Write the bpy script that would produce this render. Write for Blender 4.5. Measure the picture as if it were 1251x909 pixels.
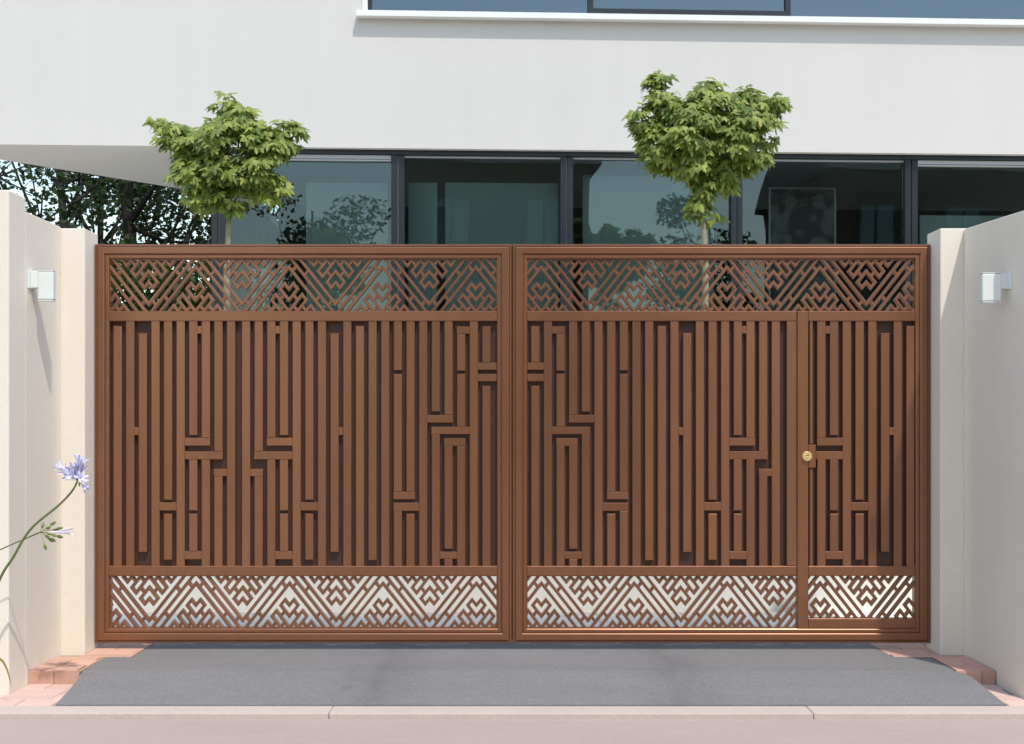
import bpy, bmesh, math, random
from mathutils import Vector, Matrix, Euler
R = math.radians
random.seed(7)
for o in list(bpy.data.objects): bpy.data.objects.remove(o)
S = bpy.context.scene
C = S.collection

# ------------------------------------------------------------------ camera, sky, sun, exposure
F = 1329.0                      # focal length in photograph pixels
CAM = Vector((0, -6.5, 1.336))
cd = bpy.data.cameras.new('camera'); cam = bpy.data.objects.new('camera', cd); C.objects.link(cam)
cam.location = CAM; cam.rotation_euler = (R(90), 0, 0)
cd.sensor_fit = 'HORIZONTAL'; cd.sensor_width = 36; cd.lens = 36*F/1251
cd.shift_y = (520-454.5)/1251; cd.clip_start = 0.05; cd.clip_end = 3000
S.camera = cam
SUN_EL, SUN_AZ = 60, 27         # elevation; degrees to the right of straight behind the camera
w = bpy.data.worlds.new('World'); S.world = w; w.use_nodes = True
nt = w.node_tree; nt.nodes.clear()
sky = nt.nodes.new('ShaderNodeTexSky'); sky.sky_type = 'NISHITA'; sky.sun_disc = False
sky.sun_elevation = R(SUN_EL); sky.sun_rotation = R(180-SUN_AZ)
sky.dust_density = 0.9; sky.air_density = 1.7; sky.ozone_density = 1.0
bg = nt.nodes.new('ShaderNodeBackground'); bg.inputs[1].default_value = 0.15
wo = nt.nodes.new('ShaderNodeOutputWorld')
nt.links.new(sky.outputs[0], bg.inputs[0]); nt.links.new(bg.outputs[0], wo.inputs[0])
sd = bpy.data.lights.new('sun', 'SUN'); sun = bpy.data.objects.new('sun', sd); C.objects.link(sun)
sd.energy = 2.0; sd.angle = R(1.2); sd.color = (1.0, 0.945, 0.86)
tosun = Vector((math.sin(R(SUN_AZ))*math.cos(R(SUN_EL)), -math.cos(R(SUN_AZ))*math.cos(R(SUN_EL)), math.sin(R(SUN_EL))))
sun.rotation_euler = tosun.to_track_quat('Z', 'Y').to_euler(); sun.location = (4, -8, 12)
S.view_settings.view_transform = 'Standard'; S.view_settings.look = 'None'
S.view_settings.gamma = 1; S.view_settings.use_curve_mapping = False
S.view_settings.exposure = 0.68
S.render.engine = 'CYCLES'

# ------------------------------------------------------------------ materials
def mat(name, base, rough=0.6, metal=0.0, noise=None, var=0.0, bump=None, spec=0.5, rnd=0.0, stretch=(1,1,1), streak=None):
    """noise: scale of tone variation; var: its amount; bump=(scale, strength, distance); rnd: tone shift from piece to piece"""
    m = bpy.data.materials.new(name); m.use_nodes = True
    n = m.node_tree; L = n.links; p = n.nodes['Principled BSDF']
    p.inputs['Roughness'].default_value = rough; p.inputs['Metallic'].default_value = metal
    p.inputs['Specular IOR Level'].default_value = spec
    geo = n.nodes.new('ShaderNodeNewGeometry')
    mp = n.nodes.new('ShaderNodeMapping'); mp.inputs['Scale'].default_value = stretch
    L.new(geo.outputs['Position'], mp.inputs['Vector'])
    col = n.nodes.new('ShaderNodeHueSaturation'); col.inputs['Color'].default_value = (*base, 1)
    val = None
    def addv(sock, amt):
        nonlocal val
        a = n.nodes.new('ShaderNodeMath'); a.operation = 'MULTIPLY_ADD'
        L.new(sock, a.inputs[0]); a.inputs[1].default_value = amt
        if val is None: a.inputs[2].default_value = 1-amt/2
        else:
            s = n.nodes.new('ShaderNodeMath'); s.operation = 'SUBTRACT'; L.new(val, s.inputs[0]); s.inputs[1].default_value = amt/2
            L.new(s.outputs[0], a.inputs[2])
        val = a.outputs[0]
    if noise:
        t = n.nodes.new('ShaderNodeTexNoise'); t.inputs['Scale'].default_value = noise; t.inputs['Detail'].default_value = 6
        t.inputs['Roughness'].default_value = 0.6
        L.new(mp.outputs[0], t.inputs['Vector']); addv(t.outputs['Fac'], var)
        t2 = n.nodes.new('ShaderNodeTexNoise'); t2.inputs['Scale'].default_value = noise*11; t2.inputs['Detail'].default_value = 3
        L.new(mp.outputs[0], t2.inputs['Vector']); addv(t2.outputs['Fac'], var*0.5)
        rr = n.nodes.new('ShaderNodeMath'); rr.operation = 'MULTIPLY_ADD'
        L.new(t.outputs['Fac'], rr.inputs[0]); rr.inputs[1].default_value = 0.16; rr.inputs[2].default_value = rough-0.08
        L.new(rr.outputs[0], p.inputs['Roughness'])
    if rnd:
        oi = n.nodes.new('ShaderNodeObjectInfo'); addv(oi.outputs['Random'], rnd)
    if streak:                                  # vertical rain streaks / dirt
        ms = n.nodes.new('ShaderNodeMapping'); ms.inputs['Scale'].default_value = streak[0]
        L.new(geo.outputs['Position'], ms.inputs['Vector'])
        ts = n.nodes.new('ShaderNodeTexNoise'); ts.inputs['Scale'].default_value = 1; ts.inputs['Detail'].default_value = 5
        L.new(ms.outputs[0], ts.inputs['Vector']); addv(ts.outputs['Fac'], streak[1])
    if val is not None: L.new(val, col.inputs['Value'])
    L.new(col.outputs[0], p.inputs['Base Color'])
    if bump:
        tb = n.nodes.new('ShaderNodeTexNoise'); tb.inputs['Scale'].default_value = bump[0]; tb.inputs['Detail'].default_value = 5
        L.new(geo.outputs['Position'], tb.inputs['Vector'])
        b = n.nodes.new('ShaderNodeBump'); b.inputs['Strength'].default_value = bump[1]; b.inputs['Distance'].default_value = bump[2]
        L.new(tb.outputs['Fac'], b.inputs['Height']); L.new(b.outputs[0], p.inputs['Normal'])
    return m

def leafmat(name, c1, c2, trans=0.35, rough=0.5):
    m = bpy.data.materials.new(name); m.use_nodes = True
    n = m.node_tree; L = n.links; p = n.nodes['Principled BSDF']; out = n.nodes['Material Output']
    g = n.nodes.new('ShaderNodeNewGeometry')
    r = n.nodes.new('ShaderNodeMix'); r.data_type = 'RGBA'
    L.new(g.outputs['Random Per Island'], r.inputs['Factor'])
    r.inputs['A'].default_value = (*c1, 1); r.inputs['B'].default_value = (*c2, 1)
    L.new(r.outputs['Result'], p.inputs['Base Color']); p.inputs['Roughness'].default_value = rough
    p.inputs['Specular IOR Level'].default_value = 0.35
    t = n.nodes.new('ShaderNodeBsdfTranslucent')
    hs = n.nodes.new('ShaderNodeHueSaturation'); hs.inputs['Value'].default_value = 1.5; hs.inputs['Saturation'].default_value = 1.1
    L.new(r.outputs['Result'], hs.inputs['Color']); L.new(hs.outputs[0], t.inputs['Color'])
    mx = n.nodes.new('ShaderNodeMixShader'); mx.inputs[0].default_value = trans
    L.new(p.outputs[0], mx.inputs[1]); L.new(t.outputs[0], mx.inputs[2]); L.new(mx.outputs[0], out.inputs[0])
    return m

def glassmat(name, tint, refl):
    m = bpy.data.materials.new(name); m.use_nodes = True
    n = m.node_tree; L = n.links; n.nodes.remove(n.nodes['Principled BSDF']); out = n.nodes['Material Output']
    tr = n.nodes.new('ShaderNodeBsdfTransparent'); tr.inputs[0].default_value = (*tint, 1)
    gl = n.nodes.new('ShaderNodeBsdfGlossy'); gl.inputs['Roughness'].default_value = 0.0; gl.inputs[0].default_value = (.80, .93, 1, 1)
    fr = n.nodes.new('ShaderNodeFresnel'); fr.inputs[0].default_value = 1.5
    a = n.nodes.new('ShaderNodeMath'); a.operation = 'ADD'; L.new(fr.outputs[0], a.inputs[0]); a.inputs[1].default_value = refl; a.use_clamp = True
    mx = n.nodes.new('ShaderNodeMixShader'); L.new(a.outputs[0], mx.inputs[0]); L.new(tr.outputs[0], mx.inputs[1]); L.new(gl.outputs[0], mx.inputs[2])
    g_ = n.nodes.new('ShaderNodeNewGeometry'); tw = n.nodes.new('ShaderNodeTexNoise'); tw.inputs['Scale'].default_value = 1.6; tw.inputs['Detail'].default_value = 1
    L.new(g_.outputs['Position'], tw.inputs['Vector'])
    bw = n.nodes.new('ShaderNodeBump'); bw.inputs['Strength'].default_value = .06; bw.inputs['Distance'].default_value = .02
    L.new(tw.outputs['Fac'], bw.inputs['Height']); L.new(bw.outputs[0], gl.inputs['Normal'])
    L.new(mx.outputs[0], out.inputs[0])
    return m

M = {}
M['bronze'] = mat('bronze_paint', (.245, .106, .053), .32, .55, 1.1, .5, (240, .10, .0006), rnd=.2, stretch=(1.3, 1.3, .22))  # broad stretched noise paints an uneven sheen into the bronze colour
M['bronze_frame'] = mat('bronze_frame_paint', (.240, .101, .049), .33, .50, 1.1, .34, (240, .08, .0005), rnd=.05, stretch=(1, 1, 1))
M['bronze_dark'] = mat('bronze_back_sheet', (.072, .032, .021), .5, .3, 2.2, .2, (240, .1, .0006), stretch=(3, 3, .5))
for k_ in ('bronze', 'bronze_frame'):
    p_ = M[k_].node_tree.nodes['Principled BSDF']; p_.inputs['Coat Weight'].default_value = .35; p_.inputs['Coat Roughness'].default_value = .3
M['brass'] = mat('brass', (.86, .66, .30), .42, .55, 40, .12)
M['black'] = mat('black_rubber', (.02, .02, .02), .7)
M['render_cream'] = mat('cream_render', (.80, .722, .618), .85, 0, 1.3, .09, (110, .4, .003), spec=.3, streak=((7, 7, .5), .09))
M['render_white'] = mat('white_render', (.640, .612, .580), .85, 0, .7, .05, (70, .2, .002), spec=.3, streak=((3, 3, .25), .075))
M['planter_white'] = mat('planter_limewash', (.86, .84, .79), .8, 0, 2, .06, (70, .3, .002))
M['frame_brown'] = mat('dark_window_frame', (.06, .055, .05), .5)
M['white_paint'] = mat('white_painted_metal', (.80, .80, .78), .4, 0, 3, .04)
M['lamp_white'] = mat('lamp_white_enamel', (.76, .79, .76), .35, 0, 8, .04)
M['lamp_grey'] = mat('lamp_seam_grey', (.30, .31, .31), .5)
M['grey_metal'] = mat('anthracite_frame', (.022, .027, .032), .35, .3, 4, .15)
M['grey_light'] = mat('light_grey_metal', (.42, .43, .43), .4, .2, 4, .1)
M['terracotta'] = mat('pink_paver', (.56, .335, .255), .85, 0, 9, .22, (60, .5, .003), rnd=.22)
M['terracotta_pale'] = mat('pale_pink_paver', (.60, .42, .35), .85, 0, 9, .18, (60, .5, .003), rnd=.16)
M['mortar'] = mat('mortar', (.36, .25, .20), .95, 0, 20, .2, (90, .5, .003))
M['kerb'] = mat('kerb_stone', (.50, .41, .355), .9, 0, 6, .24, (60, .7, .004), rnd=.05)
M['street'] = mat('pale_concrete', (.375, .305, .270), .9, 0, 1.6, .22, (120, .7, .003), stretch=(.6, 2.0, 1), streak=((60, 60, 60), .14))
M['drive'] = mat('grey_resin_drive', (.178, .172, .172), .85, 0, 1.4, .34, (220, .9, .004), stretch=(.5, 2.2, 1), streak=((40, 40, 40), .16))
def drive_wear():
    m = M['drive']; n = m.node_tree; L = n.links; p = n.nodes['Principled BSDF']
    g = n.nodes.new('ShaderNodeNewGeometry'); sp = n.nodes.new('ShaderNodeSeparateXYZ'); L.new(g.outputs['Position'], sp.inputs[0])
    def mth(op, a, b=None, c=None):
        q = n.nodes.new('ShaderNodeMath'); q.operation = op
        for i, v in enumerate((a, b, c)):
            if v is None: continue
            if isinstance(v, (int, float)): q.inputs[i].default_value = v
            else: L.new(v, q.inputs[i])
        return q.outputs[0]
    mp = n.nodes.new('ShaderNodeMapping'); mp.inputs['Scale'].default_value = (3.0, .9, 1); L.new(g.outputs['Position'], mp.inputs[0])
    t = n.nodes.new('ShaderNodeTexNoise'); t.inputs['Scale'].default_value = 2.2; t.inputs['Detail'].default_value = 7; L.new(mp.outputs[0], t.inputs['Vector'])
    band = mth('SUBTRACT', 1.0, mth('MULTIPLY', mth('ABSOLUTE', mth('SUBTRACT', mth('ABSOLUTE', mth('ADD', sp.outputs['X'], -.1)), .80)), 3.4)); band.node.use_clamp = True
    wear = mth('MULTIPLY', band, mth('MULTIPLY_ADD', t.outputs['Fac'], 1.8, -.45))
    vo = n.nodes.new('ShaderNodeTexVoronoi'); vo.inputs['Scale'].default_value = 130; L.new(g.outputs['Position'], vo.inputs['Vector'])
    grit = mth('MULTIPLY_ADD', vo.outputs['Distance'], .5, .78)
    t2 = n.nodes.new('ShaderNodeTexNoise'); t2.inputs['Scale'].default_value = 3.1; t2.inputs['Detail'].default_value = 4; L.new(g.outputs['Position'], t2.inputs['Vector'])
    spot = mth('MULTIPLY', mth('GREATER_THAN', t2.outputs['Fac'], .70), .12)
    val = mth('MULTIPLY', mth('SUBTRACT', mth('SUBTRACT', 1.03, mth('MULTIPLY', wear, .30)), spot), grit)
    h = n.nodes.new('ShaderNodeHueSaturation'); src = p.inputs['Base Color'].links[0].from_socket
    L.new(src, h.inputs['Color']); L.new(val, h.inputs['Value']); L.new(h.outputs[0], p.inputs['Base Color'])
drive_wear()
M['stone'] = mat('pale_stone_slab', (.86, .80, .70), .7, 0, 3, .16, (30, .3, .002), rnd=.08)
M['earth'] = mat('earth', (.10, .09, .06), .95, 0, 2, .4, (20, .6, .02))
M['asphalt'] = mat('asphalt', (.05, .05, .052), .9, 0, 1, .2, (120, .5, .004))
M['bark'] = mat('pale_bark', (.30, .27, .17), .85, 0, 14, .35, (60, .6, .004), stretch=(1, 1, .3))
M['bark_dark'] = mat('dark_bark', (.022, .018, .015), .9, 0, 10, .4, (30, .7, .01), stretch=(1, 1, .3))
M['maple'] = leafmat('maple_leaf', (.110, .170, .028), (.36, .405, .095), .32)
M['forest'] = leafmat('forest_leaf', (.018, .034, .012), (.045, .075, .022), .3)
M['hedge'] = leafmat('hedge_leaf', (.022, .045, .012), (.07, .11, .026), .3)
M['glass'] = glassmat('tinted_glass', (.80, .85, .83), .012)
M['glass_up'] = glassmat('upper_glass', (.16, .20, .24), .12)
M['screen'] = mat('teal_screen', (.38, .46, .43), .8, 0, .8, .1)
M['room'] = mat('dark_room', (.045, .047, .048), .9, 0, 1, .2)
M['room_floor'] = mat('room_floor', (.10, .09, .08), .6, 0, 2, .2)
M['sculpt'] = mat('pale_stone_sculpture', (.66, .70, .70), .6, 0, 6, .1)
M['brick_red'] = mat('dark_brick', (.10, .065, .05), .9, 0, 2, .3, (40, .5, .01))
M['rooftile'] = mat('slate_roof', (.045, .045, .05), .8, 0, 3, .3, (20, .6, .02))
M['stem'] = mat('stem_green', (.12, .16, .035), .6, 0, 20, .25)
M['strap_leaf'] = mat('strap_leaf_yellow', (.34, .29, .05), .5, 0, 12, .3)
M['petal'] = mat('lilac_petal', (.64, .62, .86), .6, 0, 60, .25, rnd=.3)
M['petal_pale'] = mat('pale_petal', (.78, .72, .80), .6, 0, 60, .1)
M['bud'] = mat('seed_pod', (.17, .22, .045), .55, 0, 50, .4, rnd=.5)

def artmat():
    m = bpy.data.materials.new('abstract_canvas'); m.use_nodes = True; n = m.node_tree; L = n.links; p = n.nodes['Principled BSDF']
    g = n.nodes.new('ShaderNodeNewGeometry')
    t = n.nodes.new('ShaderNodeTexNoise'); t.inputs['Scale'].default_value = 3.2; t.inputs['Detail'].default_value = 2; t.inputs['Distortion'].default_value = 1.6
    L.new(g.outputs['Position'], t.inputs['Vector'])
    r = n.nodes.new('ShaderNodeValToRGB'); e = r.color_ramp.elements
    e[0].position = .38; e[0].color = (.07, .07, .068, 1); e[1].position = .62; e[1].color = (.20, .20, .19, 1)
    x = r.color_ramp.elements.new(.46); x.color = (.12, .12, .115, 1); x = r.color_ramp.elements.new(.5); x.color = (.17, .17, .16, 1)
    L.new(t.outputs['Fac'], r.inputs[0]); L.new(r.outputs[0], p.inputs['Base Color']); p.inputs['Roughness'].default_value = .9
    return m
M['art'] = artmat()

# ------------------------------------------------------------------ helpers
def link(o, parent=None):
    C.objects.link(o)
    if parent is not None: o.parent = parent
    return o
def tag(o, label=None, cat=None, group=None, kind=None):
    if label: o['label'] = label
    if cat: o['category'] = cat
    if group: o['group'] = group
    if kind: o['kind'] = kind
    return o
def empty(name, loc=(0, 0, 0), rz=0.0):
    o = bpy.data.objects.new(name, None); o.location = loc; o.rotation_euler = (0, 0, rz); o.empty_display_size = .2
    return link(o)
def mesh(name, verts, faces, m, parent=None, loc=(0, 0, 0), smooth=False):
    me = bpy.data.meshes.new(name); me.from_pydata([tuple(v) for v in verts], [], faces); me.update()
    if isinstance(m, str): m = M[m]
    me.materials.append(m)
    if smooth:
        for p in me.polygons: p.use_smooth = True
    o = bpy.data.objects.new(name, me); o.location = loc
    return link(o, parent)
def share(name, me, parent, loc):
    o = bpy.data.objects.new(name, me); o.location = loc
    return link(o, parent)
class MB:
    def __init__(s): s.v = []; s.f = []
    def add(s, verts, faces):
        b = len(s.v); s.v += [tuple(x) for x in verts]; s.f += [tuple(b+i for i in f) for f in faces]; return s
    def box(s, x0, x1, y0, y1, z0, z1):
        return s.add([(x0, y0, z0), (x1, y0, z0), (x1, y1, z0), (x0, y1, z0), (x0, y0, z1), (x1, y0, z1), (x1, y1, z1), (x0, y1, z1)],
                     [(0, 3, 2, 1), (4, 5, 6, 7), (0, 1, 5, 4), (1, 2, 6, 5), (2, 3, 7, 6), (3, 0, 4, 7)])
    def prism(s, poly, z0, z1):            # plan polygon, anticlockwise
        n = len(poly)
        return s.add([(x, y, z0) for x, y in poly]+[(x, y, z1) for x, y in poly],
                     [tuple(range(n-1, -1, -1)), tuple(range(n, 2*n))]+[(i, (i+1) % n, n+(i+1) % n, n+i) for i in range(n)])
    def tube(s, pts, rad, n=8, cap=True):
        pts = [Vector(p) for p in pts]; rings = []
        up = Vector((0, 0, 1))
        for i, p in enumerate(pts):
            d = (pts[min(i+1, len(pts)-1)]-pts[max(i-1, 0)]).normalized()
            a = d.cross(up if abs(d.z) < .95 else Vector((1, 0, 0))).normalized(); b = a.cross(d)
            r = rad[i] if isinstance(rad, (list, tuple)) else rad
            rings.append([p+(a*math.cos(t)+b*math.sin(t))*r for t in [2*math.pi*k/n for k in range(n)]])
        vs = [q for rg in rings for q in rg]; fs = []
        for i in range(len(pts)-1):
            for k in range(n): fs.append((i*n+k, i*n+(k+1) % n, (i+1)*n+(k+1) % n, (i+1)*n+k))
        if cap: fs += [tuple(range(n))[::-1], tuple((len(pts)-1)*n+k for k in range(n))]
        return s.add(vs, fs)
    def build(s, name, m, parent=None, loc=(0, 0, 0), smooth=False): return mesh(name, s.v, s.f, m, parent, loc, smooth)
def rbox(name, x0, x1, y0, y1, z0, z1, m, parent=None, bev=.006, seg=2):
    """box with rounded edges"""
    bm = bmesh.new(); bmesh.ops.create_cube(bm, size=1)
    for v in bm.verts:
        v.co = Vector(((x0+x1)/2+v.co.x*(x1-x0), (y0+y1)/2+v.co.y*(y1-y0), (z0+z1)/2+v.co.z*(z1-z0)))
    bmesh.ops.bevel(bm, geom=bm.edges[:], offset=bev, segments=seg, affect='EDGES', profile=.5)
    me = bpy.data.meshes.new(name); bm.to_mesh(me); bm.free(); me.materials.append(M[m] if isinstance(m, str) else m)
    o = bpy.data.objects.new(name, me); return link(o, parent)
def gx(px): return (px-625.5)*6.5/F
def gz(py): return 1.336+(520-py)*6.5/F

# ------------------------------------------------------------------ ground and paving
tag(mesh('ground', [(-400, -400, -.14), (400, -400, -.14), (400, 400, -.14), (-400, 400, -.14)], [(0, 1, 2, 3)], 'earth'), kind='structure')
tag(MB().box(-40, 40, -9.0, -1.16, -.20, -.105).build('pavement', 'street'), kind='structure')
tag(MB().box(-60, 60, -13.0, -9.0, -.22, -.125).build('road', 'asphalt'), kind='structure')
ZB = -.075
base = tag(MB().box(-4.6, 4.6, -1.02, -.55, -.19, ZB-.006).build('lower_paving', 'mortar'), kind='structure')
base2 = tag(MB().box(-2.66, -2.36, -.55, -.2, -.19, -.009).box(-2.66, -2.205, -.2, .34, -.19, -.009).box(2.43, 2.66, -.55, -.2, -.19, -.009).box(2.215, 2.66, -.2, .34, -.19, -.009).build('upper_paving', 'mortar'), kind='structure')
def pavers(parent, x0, x1, y0, y1, ztop, m, row=.13, ln=.26, seed=0):
    rnd = random.Random(seed); y = y0; k = 0
    while y < y1-.02:
        ye = min(y+row, y1)
        if y1-ye < .03: ye = y1
        x = x0-(ln/2 if k % 2 else 0)
        while x < x1-.01:
            a, b = max(x, x0), min(x+ln, x1)
            if b-a > .03:
                j = .0018; c = .003; dz = rnd.uniform(-.0015, .001)
                hx, hy = (b-a)/2-j, (ye-y)/2-j
                v = [(-hx, -hy, -.05), (hx, -hy, -.05), (hx, hy, -.05), (-hx, hy, -.05),
                     (-hx, -hy, -c), (hx, -hy, -c), (hx, hy, -c), (-hx, hy, -c),
                     (-hx+c, -hy+c, 0), (hx-c, -hy+c, 0), (hx-c, hy-c, 0), (-hx+c, hy-c, 0)]
                f = [(0, 1, 5, 4), (1, 2, 6, 5), (2, 3, 7, 6), (3, 0, 4, 7), (4, 5, 9, 8), (5, 6, 10, 9), (6, 7, 11, 10), (7, 4, 8, 11), (8, 9, 10, 11)]
                mesh('paver', v, f, m, parent, ((a+b)/2, (y+ye)/2, ztop+dz))
            x += ln
        y = ye; k += 1
pavers(base2, -2.50, -2.205, -.13, .33, 0, 'terracotta', seed=1)
pavers(base2, -2.64, -2.36, -.55, -.20, 0, 'terracotta', seed=2)
pavers(base2, -2.50, -2.205, -.20, -.13, 0, 'terracotta', seed=3)
pavers(base2, 2.20, 2.50, -.13, .33, 0, 'terracotta', seed=4)
pavers(base2, 2.43, 2.64, -.55, -.20, 0, 'terracotta', seed=5)
pavers(base2, 2.21, 2.50, -.20, -.13, 0, 'terracotta', seed=6)
pavers(base, -2.64, -2.335, -.80, -.556, ZB, 'terracotta_pale', seed=7)
pavers(base, -3.55, -2.325, -1.02, -.80, ZB, 'terracotta_pale', seed=8)
pavers(base, 2.49, 2.64, -.93, -.556, ZB, 'terracotta_pale', seed=9)
pavers(base, 2.505, 3.55, -1.02, -.93, ZB, 'terracotta_pale', row=.09, seed=10)
# bricks on edge along the front of the step
for sx, xa, xb in ((-1, -2.64, -2.355), (1, 2.425, 2.64)):
    x = xa
    while x < xb-.02:
        b = min(x+.14, xb)
        MB().box(x+.002, b-.002, -.563, -.551, ZB-.004, -.003).build('riser_brick', 'terracotta', base2); x += .14
# the driveway: a smooth grey ramp from the kerb up to the gate
dpoly = [(-2.30, -1.018), (2.49, -1.018), (2.475, -.63), (2.42, -.555), (2.415, -.205), (2.21, -.195), (2.20, .34), (-2.20, .34), (-2.195, -.195), (-2.355, -.205), (-2.345, -.555), (-2.32, -.70)]
def dz(y): return -.0705+(.0705-.004)*min(1, max(0, (y+1.018)/.465))
n = len(dpoly)
drv = mesh('driveway', [(x, y, dz(y)) for x, y in dpoly]+[(x, y, dz(y)-.09) for x, y in dpoly],
           [tuple(range(n)), tuple(range(2*n-1, n-1, -1))]+[(i, n+i, n+(i+1) % n, (i+1) % n) for i in range(n)], 'drive')
bm = bmesh.new(); bm.from_mesh(drv.data)
bmesh.ops.bisect_plane(bm, geom=bm.verts[:]+bm.edges[:]+bm.faces[:], plane_co=(0, -.553, 0), plane_no=(0, 1, 0))
for v in bm.verts:
    v.co.z = dz(v.co.y)-(0.09 if v.co.z < dz(v.co.y)-.03 else 0)
bmesh.ops.triangulate(bm, faces=bm.faces[:]); bm.to_mesh(drv.data); bm.free()
tag(drv, kind='structure')
kb = tag(MB().box(-6, 6, -1.155, -1.03, -.20, -.115).build('kerb', 'mortar'), kind='structure')
x = -5.9; rk = random.Random(3)
for xn in [-3.1, -.9, 1.48, 3.7, 5.9]:
    d = rk.uniform(-.002, .002)
    rbox('kerb_stone', x+.001, xn-.001, -1.162+d, -1.021, -.19, ZB+d, 'kerb', kb, .006); x = xn
# courtyard behind the gate
cy = tag(MB().box(-9.5, 9.5, .342, 9.5, -.16, -.012).build('courtyard', 'stone'), kind='structure')
for i in range(-8, 9):
    for j in range(3):
        x0, y0 = i*.6, .345+j*.40
        o = rbox('slab', x0+.003, x0+.597, y0+.003, y0+.397, -.05, random.Random(i*9+j).uniform(-.001, .002), 'stone', cy, .004, 1)

# ------------------------------------------------------------------ boundary walls with columns and wall lamps
def poly_wall(name, profile, x0, x1, m, parent):
    """profile: list of (y, ztop) from front to back, a wall between x0 and x1"""
    k = len(profile); v = []; f = []
    for x in (x0, x1):
        for y, z in profile: v.append((x, y, z))
        for y, z in profile: v.append((x, y, -.15))
    for i in range(k-1):
        f += [(i, k+i, k+i+1, i+1), (2*k+i, 2*k+i+1, 3*k+i+1, 3*k+i), (i, i+1, 2*k+i+1, 2*k+i), (k+i, 3*k+i, 3*k+i+1, k+i+1)]
    f += [(0, 2*k, 3*k, k), (k-1, 2*k-1, 4*k-1, 3*k-1)]
    return mesh(name, v, f, m, parent)
bl = tag(empty('boundary_wall', (-2.7, 0, 0)), 'cream rendered boundary wall with a taller square end pier, beside the lilac flowers', 'wall')
def loc(o, p):
    for c in [o]: c.location = Vector(c.location)-p.location
    return o
def soft(o, b=.006):
    md = o.modifiers.new('bevel', 'BEVEL'); md.width = b; md.segments = 2; md.limit_method = 'ANGLE'; return o
soft(loc(MB().box(-2.97, -2.637, -.80, -.60, -.15, 2.572).build('end_pier', 'render_cream', bl), bl))
soft(loc(MB().box(-2.94, -2.64, -.598, -.132, -.15, 2.50).build('side_wall', 'render_cream', bl), bl))
soft(loc(MB().box(-2.80, -2.502, -.130, .075, -.15, 2.492).build('gate_column', 'render_cream', bl), bl))
soft(loc(MB().box(-6.5, -2.972, -.78, -.52, -.15, 2.50).build('front_wall', 'render_cream', bl), bl))
br = tag(empty('boundary_wall', (2.7, 0, 0)), 'cream rendered boundary wall with a gently sloping top, beside the wicket door', 'wall')
soft(loc(poly_wall('side_wall', [(-.895, 2.449), (-.132, 2.487)], 2.645, 2.94, 'render_cream', br), br))
soft(loc(MB().box(2.508, 2.80, -.130, .075, -.15, 2.492).build('gate_column', 'render_cream', br), br))
soft(loc(MB().box(2.942, 6.5, -.893, -.63, -.15, 2.446).build('front_wall', 'render_cream', br), br))

def wall_lamp(xw, sgn, yc, xa, xb, z0, z1, zb0, zb1, label):
    e = tag(empty('wall_lamp', (xw, yc, zb0)), label, 'lamp', 'wall lamps beside the gate')
    def pc(name, x0, x1, y0, y1, a, b, m, bev=.003):
        lo, hi = min(x0, x1), max(x0, x1)
        o = rbox(name, lo-xw, hi-xw, y0, y1, a-zb0, b-zb0, m, e, bev); return o
    pc('back_plate', xw, xw+sgn*.008, -.045, .045, zb0-.004, zb1+.002, 'lamp_white', .002)
    pc('bracket_arm', xw+sgn*.006, xa, -.014, .014, zb0, zb1, 'lamp_white')
    pc('shade', xa, xb, -.019, .019, z0+.008, z1-.006, 'lamp_white', .005)
    pc('top_seam', xa+sgn*.003, xb-sgn*.003, -.0175, .0175, z1-.008, z1-.004, 'lamp_grey', .001)
    pc('top_cap', xa, xb, -.019, .019, z1-.004, z1, 'lamp_white', .0015)
    pc('bottom_seam', xa+sgn*.003, xb-sgn*.003, -.0175, .0175, z0+.004, z0+.010, 'lamp_grey', .001)
    pc('bottom_cap', xa, xb, -.019, .019, z0, z0+.005, 'lamp_white', .0015)
wall_lamp(-2.64, 1, -.53, -2.594, -2.510, 2.018, 2.186, 2.09, 2.183, 'small white box lamp on the wall with the taller end pier')
wall_lamp(2.645, -1, -.70, 2.600, 2.500, 1.990, 2.150, 2.064, 2.148, 'small white box lamp on the wall beside the wicket door')

# ------------------------------------------------------------------ the gate
BACK, LATF, SLF, RAILF = .041, .018, .010, .006     # depths behind the frame's face
def slat_mesh(wd, ht, dep, c=.0036):
    hx, hz = wd/2, ht/2
    v = []
    for (a, b, y) in ((hx, hz, dep), (hx, hz, c), (hx-c, hz-c, 0)):
        v += [(-a, y, -b), (a, y, -b), (a, y, b), (-a, y, b)]
    f = []
    for k in (0, 4):
        for i in range(4): j = (i+1) % 4; f.append((k+i, k+j, k+4+j, k+4+i))
    f.append((8, 9, 10, 11))
    return v, f
_cache = {}
def relief(name, x0, x1, y0, y1, front, dep, m, parent, poff, c=.0036):
    """raised rectangle given in photo pixels of the gate plane"""
    wd, ht = gx(x1)-gx(x0), gz(y0)-gz(y1)
    key = (name, round(wd, 4), round(ht, 4), round(dep, 4), m)
    L = ((gx(x0)+gx(x1))/2-poff.x, front-poff.y, (gz(y0)+gz(y1))/2-poff.z)
    if key in _cache: return share(name, _cache[key], parent, L)
    v, f = slat_mesh(wd, ht, dep, c); o = mesh(name, v, f, m, parent, L); _cache[key] = o.data; return o

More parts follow.
